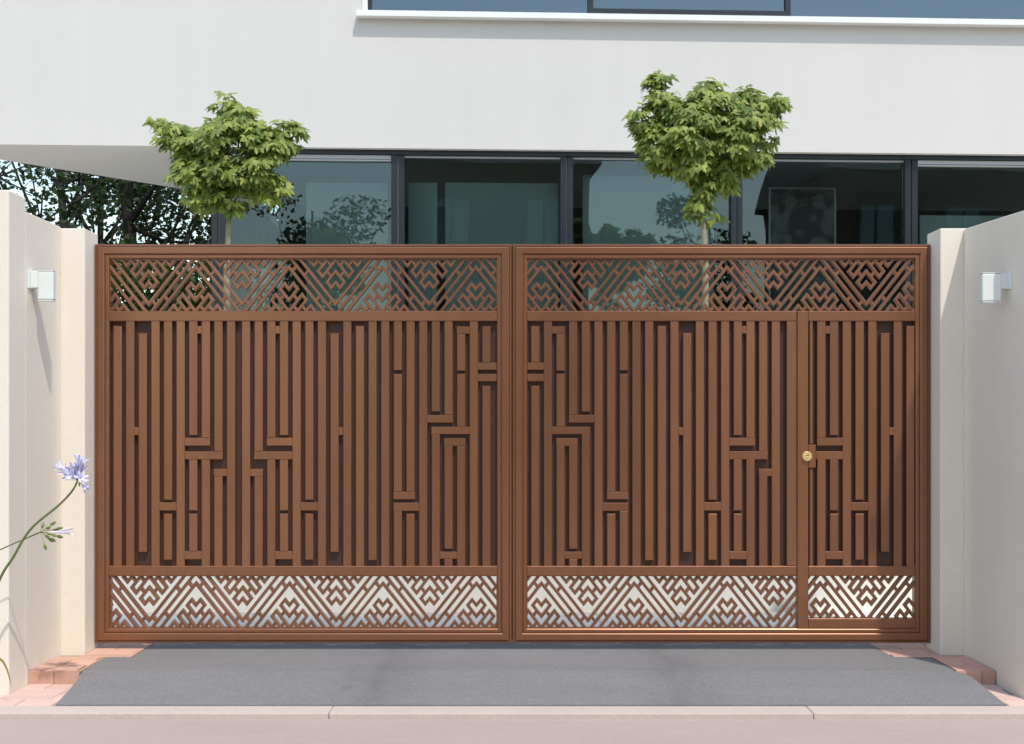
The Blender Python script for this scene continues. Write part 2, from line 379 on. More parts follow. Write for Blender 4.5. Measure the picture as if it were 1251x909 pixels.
def frame_members(x0, x1, y0, y1, prof, m, parent, poff, names=('frame_rail', 'frame_rail', 'frame_stile', 'frame_stile')):
    """mitred frame: prof = list of (inset px, depth m) swept round the outer rectangle"""
    def ring(ins): return [(x0+ins, y0+ins), (x1-ins, y0+ins), (x1-ins, y1-ins), (x0+ins, y1-ins)]
    sides = {0: (0, 1), 1: (2, 3), 2: (3, 0), 3: (1, 2)}
    for s, nm in enumerate(names):
        a, b = sides[s]; v = []; f = []
        pr = prof+[(prof[-1][0], .060), (prof[0][0], .060)]
        cx, cz = (gx(x0)+gx(x1))/2, (gz(y0)+gz(y1))/2
        for ins, dep in pr:
            r = ring(ins)
            v += [(gx(r[a][0])-poff.x, dep-poff.y, gz(r[a][1])-poff.z), (gx(r[b][0])-poff.x, dep-poff.y, gz(r[b][1])-poff.z)]
        k = len(pr)
        for i in range(k): j = (i+1) % k; f.append((2*i, 2*j, 2*j+1, 2*i+1))
        f += [tuple(2*i for i in range(k)), tuple(2*i+1 for i in range(k-1, -1, -1))]
        o = mesh(nm, v, f, m, parent)
        bm = bmesh.new(); bm.from_mesh(o.data); bmesh.ops.recalc_face_normals(bm, faces=bm.faces[:]); bm.to_mesh(o.data); bm.free()
PROF = [(0, .012), (.5, .009), (2.6, .009), (2.9, .014), (3.4, .014), (3.8, .002), (4.4, 0), (11.0, 0), (12.2, .0055), (12.6, .011), (13.2, .010), (13.6, .006), (16.6, .006), (17.6, .010), (18.2, .020)]

# lattice pattern in units: u across, v down; repeats every 21.5 units, height 9.25
HALF, HT = 10.75, 9.25
def lattice_lines():
    L = []
    L.append((0, [(-8.8, -.8), (0, 8), (8.8, -.8)]))            # the V, mitred at its foot
    for t in (-1, 1): L.append((.0003+.0002*t, [(t*.35, 9.65), (t*10.8, -.8)]))
    L.append((.0007, [(1.95, HT+.8), (HALF, 12-HALF), (2*HALF-1.95, HT+.8)]))   # the next peak
    # ties between the lines
    for s in (-1, 1):
        L.append((.0012, [(s*6.2, 1.8), (s*7.2, 2.8)])); L.append((.0012, [(s*.75, 7.25), (s*1.75, 8.25)]))
        L.append((.0012, [(s*3.55, 6.45), (s*4.55, 7.45)])); L.append((.0012, [(s*9.0, 1.0), (s*10.0, 2.0)]))
    return L
def motif():
    L = [(.0002, [(0, 2), (-2, 4), (-1, 5), (0, 4), (1, 5), (2, 4), (0, 2)])]
    for s in (-1, 1):
        L.append((.0005 if s < 0 else .0009, [(0, -.1), (s*3, 3), (s*4, 2), (s*1.9, -.1)]))
        L.append((.0013, [(s*2, 2), (s*1, 3)])); L.append((.0013, [(s*6, -.05), (s*5, 1), (s*4, 0), (s*3, 1)] if False else [(s*6.1, -.1), (s*5, 1), (s*3.9, -.1)]))
        L.append((.0017, [(s*4.2, -.2), (s*3, 1)])); L.append((.0017, [(s*2.0, 0), (s*1, 1)]))
    return L
def clip(p, q, x0, x1, y0, y1):
    t0, t1 = 0.0, 1.0; dx, dy = q[0]-p[0], q[1]-p[1]
    for pp, qq in ((-dx, p[0]-x0), (dx, x1-p[0]), (-dy, p[1]-y0), (dy, y1-p[1])):
        if abs(pp) < 1e-9:
            if qq < 0: return None
        else:
            r = qq/pp
            if pp < 0: t0 = max(t0, r)
            else: t1 = min(t1, r)
    if t0 >= t1: return None
    return (p[0]+t0*dx, p[1]+t0*dy), (p[0]+t1*dx, p[1]+t1*dy)
def ribbon(pts, closed, hw, dep, c):
    """flat bar along a polyline in the x-z plane with mitred corners and chamfered face; pts are (x, z)"""
    P = [Vector(p) for p in pts]; n = len(P); v = []; f = []
    prof = [(-1, 0, dep), (-1, 0, c), (-1, 1, 0), (1, 1, 0), (1, 0, c), (1, 0, dep)]
    for i in range(n):
        a = P[i]-P[i-1] if (i > 0 or closed) else P[1]-P[0]
        b = P[(i+1) % n]-P[i] if (i < n-1 or closed) else P[-1]-P[-2]
        a = a.normalized(); b = b.normalized()
        na, nb = Vector((-a.y, a.x)), Vector((-b.y, b.x)); mvec = na+nb
        if mvec.length < 1e-6: mvec = na
        mvec = mvec.normalized(); k = 1/max(.35, mvec.dot(na))
        for sgn, ch, y in prof:
            q = P[i]+mvec*sgn*k*(hw-ch*c); v.append((q.x, y, q.y))
    m = len(prof)
    for i in range(n if closed else n-1):
        j = (i+1) % n
        for k in range(m): l = (k+1) % m; f.append((i*m+k, i*m+l, j*m+l, j*m+k))
    if not closed: f += [tuple(range(m))[::-1], tuple((n-1)*m+k for k in range(m))]
    return v, f
def lattice(x0, x1, y0, y1, ctop, period, parent, poff, ytop=None, yref=62.3):
    """bars in opening x0..x1, y0..y1 (photo px); ctop: centre of one hanging motif"""
    ux = period/2/HALF; uy = yref/HT
    yt = y0 if ytop is None else ytop
    items = []
    k0 = int((x0-ctop)/period)-2; k1 = int((x1-ctop)/period)+3
    for k in range(k0, k1):
        c = ctop+k*period
        for d, pl in lattice_lines(): items.append((d, [(c+u*ux, yt+v*uy) for u, v in pl]))
        for d, pl in motif(): items.append((d, [(c+u*ux, yt+v*uy) for u, v in pl]))
        c2 = c+period/2
        for d, pl in motif(): items.append((d+.0001, [(c2+u*ux, yt+(HT-v)*uy) for u, v in pl]))
    bx0, bx1, by0, by1 = x0-1.2, x1+1.2, y0-1.2, y1+1.2
    cnt = 0
    for d, pl in items:
        if max(p[0] for p in pl) < bx0 or min(p[0] for p in pl) > bx1: continue
        inside = all(bx0 <= p[0] <= bx1 and by0 <= p[1] <= by1 for p in pl)
        closed = len(pl) > 3 and abs(pl[0][0]-pl[-1][0])+abs(pl[0][1]-pl[-1][1]) < 1e-6
        runs = []
        if inside: runs.append((pl[:-1] if closed else pl, closed))
        else:
            cur = []
            for p, q in zip(pl[:-1], pl[1:]):
                r = clip(p, q, bx0, bx1, by0, by1)
                if r is None:
                    if len(cur) > 1: runs.append((cur, False))
                    cur = []; continue
                a, b = r
                if cur and abs(cur[-1][0]-a[0])+abs(cur[-1][1]-a[1]) < 1e-6: cur.append(b)
                else:
                    if len(cur) > 1: runs.append((cur, False))
                    cur = [a, b]
            if len(cur) > 1: runs.append((cur, False))
        for run, cl in runs:
            ln = sum(math.dist(p, q) for p, q in zip(run[:-1], run[1:]))
            if ln < 2.5: continue
            pts = [(gx(p[0]), gz(p[1])) for p in run]; o0 = Vector(pts[0])
            rel = [(p[0]-o0.x, p[1]-o0.y) for p in pts]
            key = ('bar', cl, tuple((round(a, 3), round(b, 3)) for a, b in rel))
            L = (o0.x-poff.x, LATF+d-poff.y, o0.y-poff.z)
            if key in _cache: share('lattice_bar', _cache[key], parent, L)
            else:
                v, f = ribbon(rel, cl, .0089, .024, .0026)
                o = mesh('lattice_bar', v, f, 'bronze', parent, L)
                bm = bmesh.new(); bm.from_mesh(o.data); bmesh.ops.recalc_face_normals(bm, faces=bm.faces[:]); bm.to_mesh(o.data); bm.free()
                _cache[key] = o.data
            cnt += 1
    return cnt

T, B, H = 392.0, 692.0, 0
def rebate(x0, x1, y0, y1, parent, poff, name='lattice_panel'):
    """thin border strip round a lattice opening"""
    mb = MB(); a, b, c, d = gx(x0), gx(x1), gz(y1), gz(y0); t = .003
    for (xa, xb, za, zb) in ((a, b, d-t, d-.0004), (a, b, c+.0004, c+t), (a+.0004, a+t, c+t, d-t), (b-t, b-.0004, c+t, d-t)):
        mb.box(xa-poff.x, xb-poff.x, LATF+.004-poff.y, LATF+.020-poff.y, za-poff.z, zb-poff.z)
    return mb.build(name, 'bronze_frame', parent)

# each slat: list of (top, bottom); each crossbar: (slat from, slat to, top, bottom) filling the gaps between and the cut slat ends
X = lambda i: 137.4+15.43*i if i < 10 else 294.6+15.5*(i-10)
W = 10.3
SL = {0: [(398, B)], 1: [(T, B)], 2: [(407, 675)], 3: [(T, B)], 4: [(T, 611), (627.8, 684.5)], 5: [(T, B)],
      6: [(T, 532), (561.4, 624), (627.8, 674)], 7: [(T, 535), (561.4, B)], 8: [(T, 551.5), (582, B)], 9: [(T, B)]}
for i in range(10): SL[19-i] = list(SL[i])
SL.update({20: [(T, 685)], 21: [(T, B)], 22: [(T, 452.5), (456.7, 601), (624.4, B)], 23: [(T, 601), (628, B)], 24: [(T, B)],
           25: [(T, 503), (530.5, B)], 26: [(T, 507), (545, 671), (683, B)], 27: [(407.5, 453), (456.7, 521.5), (545, B)], 28: [(T, B)], 29: [(398.5, 443), (471.5, B)]})
# crossbars: (first slat whose column is crossed, last, y0, y1, start edge, end edge); 'R' = begins at right edge of slat, 'L' = left edge
CB = [(1, 2, 522, 531.7, 'R', 'L'), (3, 5, 614, 624, 'R', 'L'), (6, 7, 398, 407.5, 'R', 'L'), (5, 7, 535, 544.6, 'R', 'R'), (5, 8, 551.5, 561.4, 'R', 'R'),
      (8, 9, 573, 582, 'L', 'L'), (5, 7, 674, 683.6, 'R', 'L')]
flip = {'R': 'L', 'L': 'R'}
CB += [(19-b, 19-a, y0, y1, flip[eb], flip[ea]) for a, b, y0, y1, ea, eb in list(CB)]
CB += [(22, 23, 601, 610.2, 'L', 'R'), (22, 24, 614.4, 624.4, 'L', 'L'), (24, 26, 507, 516.4, 'R', 'R'), (25, 28, 521.5, 530.5, 'L', 'L'),
       (27, 28, 398.5, 407.5, 'L', 'L'), (26, 27, 535.4, 545, 'L', 'R'), (25, 27, 674.5, 683, 'R', 'L'), (28, 30, 443, 451.7, 'R', 'E'), (28, 30, 456.7, 465.7, 'R', 'E')]
# the full-height slat runs that a crossbar passes in front of are cut above, so nothing overlaps
DEP = BACK-SLF
def put_slats(parent, poff, ids, xf, lim, e_end, only=lambda a, b: True):
    for i in ids:
        a = xf(i); b = a+W
        a, b = max(a, lim[0]), min(b, lim[1])
        if b-a < 2: continue
        for (y0, y1) in SL[i]: relief('slat', a, b, y0+(.0 if y0 > T else -.6), y1+(.6 if y1 >= B else 0), SLF, DEP, 'bronze', parent, poff)
def put_bars(parent, poff, ids, mirror, xf, lim):
    ids = set(ids)
    for a, b, y0, y1, ea, eb in CB:
        if not (a in ids and (b in ids or b == 30)): continue
        def ed(i, e, other):
            if e == 'E': return lim[0] if mirror else lim[1]
            l, r = xf(i), xf(i)+W
            if mirror: return r if e == 'L' else l
            return l if e == 'L' else r
        xa, xb = ed(a, ea, 0), ed(b, eb, 1)
        xa, xb = min(xa, xb), max(xa, xb)
        xa, xb = max(xa, lim[0]), min(xb, lim[1])
        if xb-xa < 1: continue
        relief('crossbar', xa-.25, xb+.25, y0, y1, SLF+.0004, DEP-.0004, 'bronze', parent, poff, .0018)

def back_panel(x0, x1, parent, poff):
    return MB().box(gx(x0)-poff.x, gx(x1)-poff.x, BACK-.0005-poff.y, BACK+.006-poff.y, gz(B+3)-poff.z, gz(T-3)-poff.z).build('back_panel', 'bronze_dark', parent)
# left leaf
PL = Vector((gx(370), 0, gz(786)))
lf = tag(empty('gate_leaf', PL), 'bronze gate leaf without a door, maze relief slats between two zigzag lattice bands', 'gate')
frame_members(115, 625.2, 298, 786, PROF, 'bronze_frame', lf, PL)
for (a, b) in ((380, 392.2), (691.8, 704)):
    relief('middle_rail', 132.5, 607.8, a, b, RAILF, .046, 'bronze_frame', lf, PL)
bp = back_panel(132, 608, lf, PL)
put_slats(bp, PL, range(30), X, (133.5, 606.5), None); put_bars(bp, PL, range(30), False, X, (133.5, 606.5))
n1 = lattice(133.2, 607, 316.2, 380, 179.8, 114.7, rebate(133.2, 607, 316.2, 380, lf, PL), PL, ytop=317.3)
n2 = lattice(133.2, 607, 704, 767.8, 180.4, 114.7, rebate(133.2, 607, 704, 767.8, lf, PL), PL, ytop=705)
MB().box(gx(622)-PL.x, gx(629.5)-PL.x, .0605, .066, gz(784)-PL.z, gz(300)-PL.z).build('light_stop_strip', 'bronze_frame', lf)  # added strip behind the leaf gap, keeps bright sunlight from showing through
print('lattice bars', n1, n2)
# right leaf with the wicket door
PR = Vector((gx(881), 0, gz(786)))
rf = tag(empty('gate_leaf', PR), 'bronze gate leaf with a narrow wicket door and round brass lock', 'gate')
frame_members(626.2, 1137, 298, 786, PROF, 'bronze_frame', rf, PR)
relief('middle_rail', 643.5, 973.8, 380, 392.2, RAILF, .046, 'bronze_frame', rf, PR)
relief('middle_rail', 643.5, 973.8, 691.8, 704, RAILF, .046, 'bronze_frame', rf, PR)
relief('lock_stile', 961.8, 973.8, 392.4, 691.6, RAILF, .046, 'bronze_frame', rf, PR)
XR = lambda i: 1251-2.7-X(i)-W if i >= 20 else 649.0+15.5*(29-i)
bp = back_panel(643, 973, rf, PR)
put_slats(bp, PR, range(10, 30), XR, (644.5, 961.6), None); put_bars(bp, PR, range(10, 31), True, XR, (644.5, 961.6))
n3 = lattice(644, 1118.8, 316.2, 380, 718.2, 114.0, rebate(644, 1118.8, 316.2, 380, rf, PR), PR, ytop=317.3)
n4 = lattice(644, 974.0, 704, 767.8, 718.6, 114.0, rebate(644, 974.0, 704, 767.8, rf, PR), PR, ytop=705)
# wicket: stile, rails (one mesh), then its own slats, lattice and lock
mb = MB()
def rel(mb, x0, x1, y0, y1, front, dep):
    v, f = slat_mesh(gx(x1)-gx(x0), gz(y0)-gz(y1), dep)
    ox, oz = (gx(x0)+gx(x1))/2-PR.x, (gz(y0)+gz(y1))/2-PR.z
    mb.add([(a+ox, b+front, c+oz) for a, b, c in v], f)
rel(mb, 974.7, 988, 380.0, 768.2, RAILF-.001, .047)
rel(mb, 988.0, 1119.2, 380.0, 392.2, RAILF-.001, .046)
rel(mb, 988.0, 1119.2, 691.8, 704, RAILF-.001, .046)
rel(mb, 988.0, 1119.2, 755.8, 768.2, RAILF-.001, .046)
wk = mb.build('wicket_door', 'bronze_frame', rf)
tag(wk, 'narrow wicket door with a round brass lock')
back_panel(986, 1120, wk, PR)
XW = lambda i: 983.6+15.62*(i-11)
put_slats(wk, PR, [], XW, (988.2, 1118.4), None)
SAVE = SL[11]; SL[11] = [(T, 542.5), (572.5, B)]
put_slats(wk, PR, range(11, 20), XW, (989.6, 1118.2), None)
SL[11] = SAVE
put_bars(wk, PR, range(12, 20), False, XW, (988.2, 1118.2))
relief('crossbar', 997.5, XW(14)+.2, 551.5, 561.4, SLF+.0004, DEP-.0004, 'bronze', wk, PR, .0018)
n5 = lattice(988, 1118.8, 704, 755.8, 718.6+3*114.1, 114.0, wk, PR, ytop=705)
print('lattice bars', n3, n4, n5)
relief('lock_plate', 988.1, 997, 543.5, 571.5, RAILF-.0006, .028, 'bronze_frame', wk, PR, .0015)
mb = MB(); cx, cz = gx(986)-PR.x, gz(557.4)-PR.z; r = 6.0*6.5/F
prof = [(r, .010), (r, -.004), (r*.93, -.008), (r*.72, -.009), (r*.68, -.006), (r*.50, -.006), (r*.46, -.011), (.0005, -.0115)]
ns = 28; v = []; f = []
for rr, yy in prof: v += [(cx+rr*math.cos(2*math.pi*k/ns), yy, cz+rr*math.sin(2*math.pi*k/ns)) for k in range(ns)]
for i in range(len(prof)-1):
    for k in range(ns): f.append((i*ns+k, i*ns+(k+1) % ns, (i+1)*ns+(k+1) % ns, (i+1)*ns+k))
lk = mesh('brass_lock', v, f, 'brass', wk)
MB().box(cx-.008, cx+.008, -.0125, -.011, cz+.004, cz+.008).build('keyhole', 'black', wk)

# ------------------------------------------------------------------ the house
YAW = R(2.2); HO = Vector((0, 5.6, 0)); cs, sn = math.cos(YAW), math.sin(YAW)
def hp(px, py, dy=0.0):
    """photo pixel -> (local x, z) on the house plane lying dy behind its face"""
    d = Vector(((px-625.5)/F, 1, (520-py)/F)); nrm = Vector((-sn, cs, 0)); t = (dy-(CAM-HO).dot(nrm))/d.dot(nrm)
    P = CAM+d*t-HO; return P.x*cs+P.y*sn, P.z
def hz(px, py, z):
    """photo pixel -> local (x, y) on the horizontal plane z"""
    d = Vector(((px-625.5)/F, 1, (520-py)/F)); t = (z-CAM.z)/d.z; P = CAM+d*t-HO
    return P.x*cs+P.y*sn, -P.x*sn+P.y*cs
ho = tag(empty('house', HO, YAW), 'modern white rendered house with a cantilevered upper storey over dark glazing', 'house')
ZS = hp(625, 182.5)[1]
a0 = hz(0, 195, ZS); a1 = hz(230, 232, ZS)
sl = (a1[1]-a0[1])/(a1[0]-a0[0])
xtip = a0[0]-(a0[1]-0)/sl
xk = -3.15; yk = a0[1]+(xk-a0[0])*sl
RX, ZT = 9.5, 8.6
wl, zsill = hp(443, 15.5)
wr = 9.0; zlint = zsill+1.75
# front wall with its long window opening
mb = MB(); th = .30
xs = [xtip+.5, wl, wr, RX]; zs_ = [ZS, zsill, zlint, ZT]
for i in range(3):
    for j in range(3):
        if i == 1 and j == 1: continue
        x0, x1, z0, z1 = xs[i], xs[i+1], zs_[j], zs_[j+1]
        vs = [(x0, 0, z0), (x1, 0, z0), (x1, 0, z1), (x0, 0, z1), (x0, th, z0), (x1, th, z0), (x1, th, z1), (x0, th, z1)]
        fs = [(0, 1, 2, 3), (7, 6, 5, 4)]
        if j == 0: fs.append((4, 5, 1, 0))
        if j == 2: fs.append((3, 2, 6, 7))
        if i == 0: fs.append((4, 0, 3, 7))
        if i == 2: fs.append((1, 5, 6, 2))
        if (i, j) == (1, 0): fs.append((3, 2, 6, 7))
        if (i, j) == (1, 2): fs.append((4, 5, 1, 0))
        if (i, j) == (0, 1): fs.append((1, 5, 6, 2))
        if (i, j) == (2, 1): fs.append((4, 0, 3, 7))
        mb.add(vs, fs)
mb.build('front_wall', 'render_white', ho)
# wedge end of the cantilever, the slab under it and the roof
def on(x): return (x-xtip)*sl
MB().prism([(xtip, 0), (xtip+.4999, 0), (xtip+.4999, on(xtip+.4999))], ZS, ZT).build('wedge_end', 'render_white', ho)
MB().prism([(xtip+.5, th+.001), (xtip+.5, on(xtip+.5)), (xtip+.5, on(xtip+.5))], ZS, ZT) if False else None
pa, pb = (xtip+.5, on(xtip+.5)), (xk, yk)
MB().prism([pa, (pa[0]+.25, pa[1]) if pa[1] > th else (pa[0]+.25, th+.01), (xk+.25, yk), pb][::1], ZS+.30, ZT).build('rear_wall', 'render_white', ho)
MB().prism([(pa[0], th+.001), (RX, th+.001), (RX, 8.0), (xk, 8.0), pb, pa], ZS, ZS+.28).build('soffit', 'render_white', ho)
MB().prism([(pa[0], th+.001), (RX, th+.001), (RX, 8.0), (xk, 8.0), pb, pa], ZT-.25, ZT-.005).build('roof', 'render_white', ho)
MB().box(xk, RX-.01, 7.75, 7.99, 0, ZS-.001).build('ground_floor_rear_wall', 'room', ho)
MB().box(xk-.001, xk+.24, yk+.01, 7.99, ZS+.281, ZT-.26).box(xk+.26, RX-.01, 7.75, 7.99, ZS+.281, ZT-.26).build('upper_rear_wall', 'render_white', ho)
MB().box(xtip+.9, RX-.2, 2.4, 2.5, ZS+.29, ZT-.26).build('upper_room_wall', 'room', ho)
# upper window band
win = MB().box(wl, wl+.055, -.02, .10, zsill+.0, zlint-.005).box(wl+.055, wr-.003, .01, .10, zsill+.0, zsill+.035).box(wl+.055, wr-.003, .01, .10, zlint-.06, zlint-.005).build('upper_window', 'white_paint', ho)
xa, _ = hp(718, 8, .03); xb, _ = hp(965, 8, .03); xc, _ = hp(1195, 8, .03)
sill = MB().box(wl-.06, wr+.06, -.095, .0, zsill-.062, zsill-.006).box(wl-.06, wr+.06, -.105, -.0951, zsill-.07, zsill-.010).build('window_sill', 'white_paint', win)
for (p, q) in ((wl+.10, xa), (xb, wr-.02)):
    MB().box(p, q, .045, .060, zsill+.036, zlint-.061).build('pane', 'glass_up', win)
MB().box(wl+.056, wl+.099, .02, .09, zsill+.036, zlint-.061).build('jamb', 'grey_metal', win)
sash = MB()
for (p, q, r_, s_) in ((xa, xb, zsill+.036, zsill+.085), (xa, xb, zlint-.11, zlint-.061), (xa, xa+.06, zsill+.086, zlint-.111), (xb-.06, xb, zsill+.086, zlint-.111)):
    sash.box(p+.001, q-.001, -.005, .075, r_, s_)
sash.build('dark_sash', 'grey_metal', win)
MB().box(xa+.061, xb-.061, .03, .045, zsill+.086, zlint-.111).build('pane', 'glass_up', win)
for q in (xc, xc+.9):
    for k in range(14): MB().box(q-.25, q+.45, .20, .225, zsill+.05+k*.05, zsill+.053+k*.05+.012).build('blind_slat', 'white_paint', win)
# ground-floor glazing
GY = .10; FL = .12
pl0 = hp(259, 250, GY)[0]
edges = [(hp(259, 250, GY)[0], hp(275, 250, GY)[0]), (hp(478, 250, GY)[0], hp(494, 250, GY)[0]), (hp(685, 250, GY)[0], hp(700, 250, GY)[0]),
         (hp(893, 250, GY)[0], hp(907, 250, GY)[0]), (hp(1105, 250, GY)[0], hp(1121, 250, GY)[0]), (RX-.3, RX-.15)]
MB().box(pl0, RX-.02, GY-.03, GY+.12, ZS-.050, ZS-.002).build('head_frame', 'grey_metal', ho)
MB().box(pl0, RX-.02, GY-.03, GY+.12, .0, FL).build('threshold', 'grey_metal', ho)
for k, (a, b) in enumerate(edges):
    wdt = b-a
    pm = MB().box(a, a+wdt*.44, GY-.02, GY+.10, FL+.001, ZS-.051).build('mullion', 'grey_metal', ho)
    MB().box(a+wdt*.56, b, GY-.005, GY+.10, FL+.001, ZS-.051).build('mullion', 'grey_metal', ho)
    MB().box(a+wdt*.445, a+wdt*.555, GY+.03, GY+.06, FL+.001, ZS-.051).build('gasket', 'grey_light', ho)
for k in range(5):
    a, b = edges[k][1]+.002, edges[k+1][0]-.002
    MB().box(a, b, GY+.040, GY+.052, FL+.002, ZS-.053).build('glass_pane', 'glass', ho)
    if k in (0, 4):
        MB().box(a, b, GY-.004, GY+.035, ZS-.098, ZS-.055).build('blind_cassette', 'grey_light', ho)
        MB().box(a, b, GY+.0, GY+.036, ZS-.120, ZS-.104).build('blind_bar', 'grey_light', ho)
    else:
        MB().box(a, b, GY+.010, GY+.036, ZS-.075, ZS-.055).build('blind_cassette', 'grey_light', ho)
# side glazing on the left under the cantilever
MB().box(pl0+.02, pl0+.032, GY+.14, 7.7, FL, ZS-.053).build('side_glass', 'glass', ho)
for q in (1.6, 3.2, 4.8, 6.4): MB().box(pl0, pl0+.06, q, q+.07, FL, ZS-.003).build('mullion', 'grey_metal', ho)
MB().box(pl0-.02, RX-.01, .15+GY, 7.7, -.1, .10).build('room_floor', 'room_floor', ho)
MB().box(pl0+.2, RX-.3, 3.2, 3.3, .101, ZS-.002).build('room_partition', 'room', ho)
MB().box(RX-.12, RX-.02, GY+.13, 7.7, .101, ZS-.002).build('side_wall', 'render_white', ho)
# pale privacy screens standing inside the panes
SY = .42
scr = [(374, 474, 223), (499, 534, 223), (544, 682, 223), (712, 872, 214), (1124, 1300, 263)]
for (p0, p1, py) in scr:
    xa_, z = hp(p0, py, SY); xb_, _ = hp(p1, py, SY)
    MB().box(xa_, xb_, SY, SY+.02, .102, z).build('privacy_screen', 'screen', ho)
xa_, z = hp(752, 200, .9)
# painting and sculpture inside (things of their own)
xa_, zt_ = hp(939, 229, .75); xb_, _ = hp(1021, 229, .75)
def hw(x, y, z): return Vector((HO.x+x*cs-y*sn, HO.y+x*sn+y*cs, z))
pt = tag(empty('painting', hw((xa_+xb_)/2, .75, .10), YAW), 'grey abstract canvas standing behind the ground floor glass', 'painting')
hwd = (xb_-xa_)/2
MB().box(-hwd+.02, hwd-.02, -.004, .02, .02, zt_-.12).build('canvas', 'art', pt)
fm = MB()
for a, b, c, d in ((-hwd, hwd, 0, .02), (-hwd, hwd, zt_-.12, zt_-.10), (-hwd, -hwd+.02, .02, zt_-.12), (hwd-.02, hwd, .02, zt_-.12)): fm.box(a, b, -.012, .025, c, d)
fm.build('frame', 'grey_light', pt)
sx_, _ = hp(325, 270, .6)
sc = tag(empty('sculpture', hw(sx_, .6, .10), YAW), 'tall pale totem of stacked rounded blocks behind the corner glass', 'sculpture')
rbox('post', -.16, -.10, -.04, .04, 0, 3.05, 'grey_light', sc); rbox('post', .14, .20, -.04, .04, 0, 3.25, 'grey_light', sc)
for k in range(7):
    z = .02+k*.46
    rbox('block', -.07, .10, -.07, .07, z, z+.28, 'sculpt', sc, .06, 3)
    rbox('neck', -.03, .05, -.05, .05, z+.281, z+.459, 'sculpt', sc, .01)

# ------------------------------------------------------------------ planter and the two maples
pt_ = tag(empty('planter', (0, 1.31, 0)), 'long low white planter wall standing behind the gate', 'planter')
MB().box(-4.4, 4.6, 0, .16, -.02, .52).box(-4.4, 4.6, 1.54, 1.70, -.02, .52).box(-4.4, -4.24, 0.1601, 1.5399, -.02, .52).box(4.44, 4.6, 0.1601, 1.5399, -.02, .52).build('planter_wall', 'planter_white', pt_)
x = -4.42
for k in range(8): rbox('coping_stone', x+.002, x+1.128, -.02, .18, .5205, .56, 'stone', pt_, .005); x += 1.13
MB().box(-4.238, 4.438, .1605, 1.5395, -.02, .46).build('soil', 'earth', pt_)

LEAF = []
for a, r in ((-90, .02), (-62, .30), (-40, .26), (-8, .52), (8, .34), (22, .40), (38, .62), (52, .38), (64, .34), (78, .70), (90, 1.0)):
    LEAF.append((math.cos(R(a))*r, .15+math.sin(R(a))*r*.85))
LEAF = LEAF+[(-x, y) for x, y in LEAF[-2:0:-1]]
def leaves(mb, p, nrm, tip, size, rnd):
    nrm = nrm.normalized(); tip = (tip-nrm*tip.dot(nrm))
    if tip.length < 1e-4: tip = nrm.orthogonal()
    tip.normalize(); side = tip.cross(nrm); droop = rnd.uniform(.1, .35)
    vs = [p+tip*.3*size]
    for x, y in LEAF:
        vs.append(p+(side*x+tip*y-nrm*(abs(x)*.28+max(0, y)**2*droop))*size)
    n = len(LEAF); mb.add(vs, [(0, 1+i, 1+(i+1) % n) for i in range(n)])
def maple(name, label, base, trunk_pts, lobes, d, seed, extra=()):
    rnd = random.Random(seed)
    e = tag(empty(name, base), label, 'tree')
    sc_ = d/F; bx = Vector(base)
    def w2(px, py, dy=0): return Vector(((px-625.5)*sc_, d-6.5+dy, 1.336+(520-py)*sc_))
    tp = [w2(*t) for t in trunk_pts]; tp = [bx]+tp
    rr = [.030-.013*i/(len(tp)-1) for i in range(len(tp))]
    MB().tube([p-bx for p in tp], rr, 10).build('trunk', 'bark', e, smooth=True)
    fork = tp[-1]; br_ = MB(); mb = MB(); ctr_ = (sum(l[0] for l in lobes)/len(lobes), sum(l[1] for l in lobes)/len(lobes))
    for (px, py, rx, ry, dy, cnt) in lobes:
        px = ctr_[0]+(px-ctr_[0])*.95; py = ctr_[1]+(py-ctr_[1])*.97; c = w2(px, py, dy); rx_, ry_, rd = rx*sc_*.86, ry*sc_*.86, rx*sc_*.85
        mid = (fork+c)/2+Vector((rnd.uniform(-.04, .04), rnd.uniform(-.04, .04), -.05))
        br_.tube([fork-bx, mid-bx, c-bx], [.013, .009, .004], 6)
        for s in range(int(cnt*.86)):
            v = Vector((rnd.gauss(0, 1), rnd.gauss(0, 1), rnd.gauss(0, 1)+.25)).normalized()
            q = c+Vector((v.x*rx_, v.y*rd, v.z*ry_))*(rnd.random()**.42)
            out = (q-c); out = out.normalized() if out.length > 1e-3 else Vector((0, 0, 1))
            if rnd.random() < .45: br_.tube([c-bx+(q-c)*.25, q-bx+Vector((0, 0, .004))], [.0035, .0015], 4, cap=False)
            k = rnd.randint(4, 7)
            for l in range(k):
                ang = 2*math.pi*(l+rnd.random()*.6)/k
                dirv = Vector((math.cos(ang), math.sin(ang), 0))*.8+out*.7
                pos = q+dirv.normalized()*rnd.uniform(.01, .055)+Vector((0, 0, rnd.uniform(-.02, .02)))
                nrm = Vector((.06, -.18, .66))+out*.55+Vector((rnd.uniform(-.45, .45), rnd.uniform(-.75, .2), rnd.uniform(-.3, .3)))
                leaves(mb, pos-bx, nrm, dirv+Vector((0, 0, -.55)), rnd.uniform(.062, .108), rnd)
    br_.build('branches', 'bark', e)
    cr = mb.build('crown', 'maple', e); cr['kind'] = 'stuff'
    return e
DT = 9.05
bxl = Vector(((278-625.5)*DT/F, DT-6.5, .455))
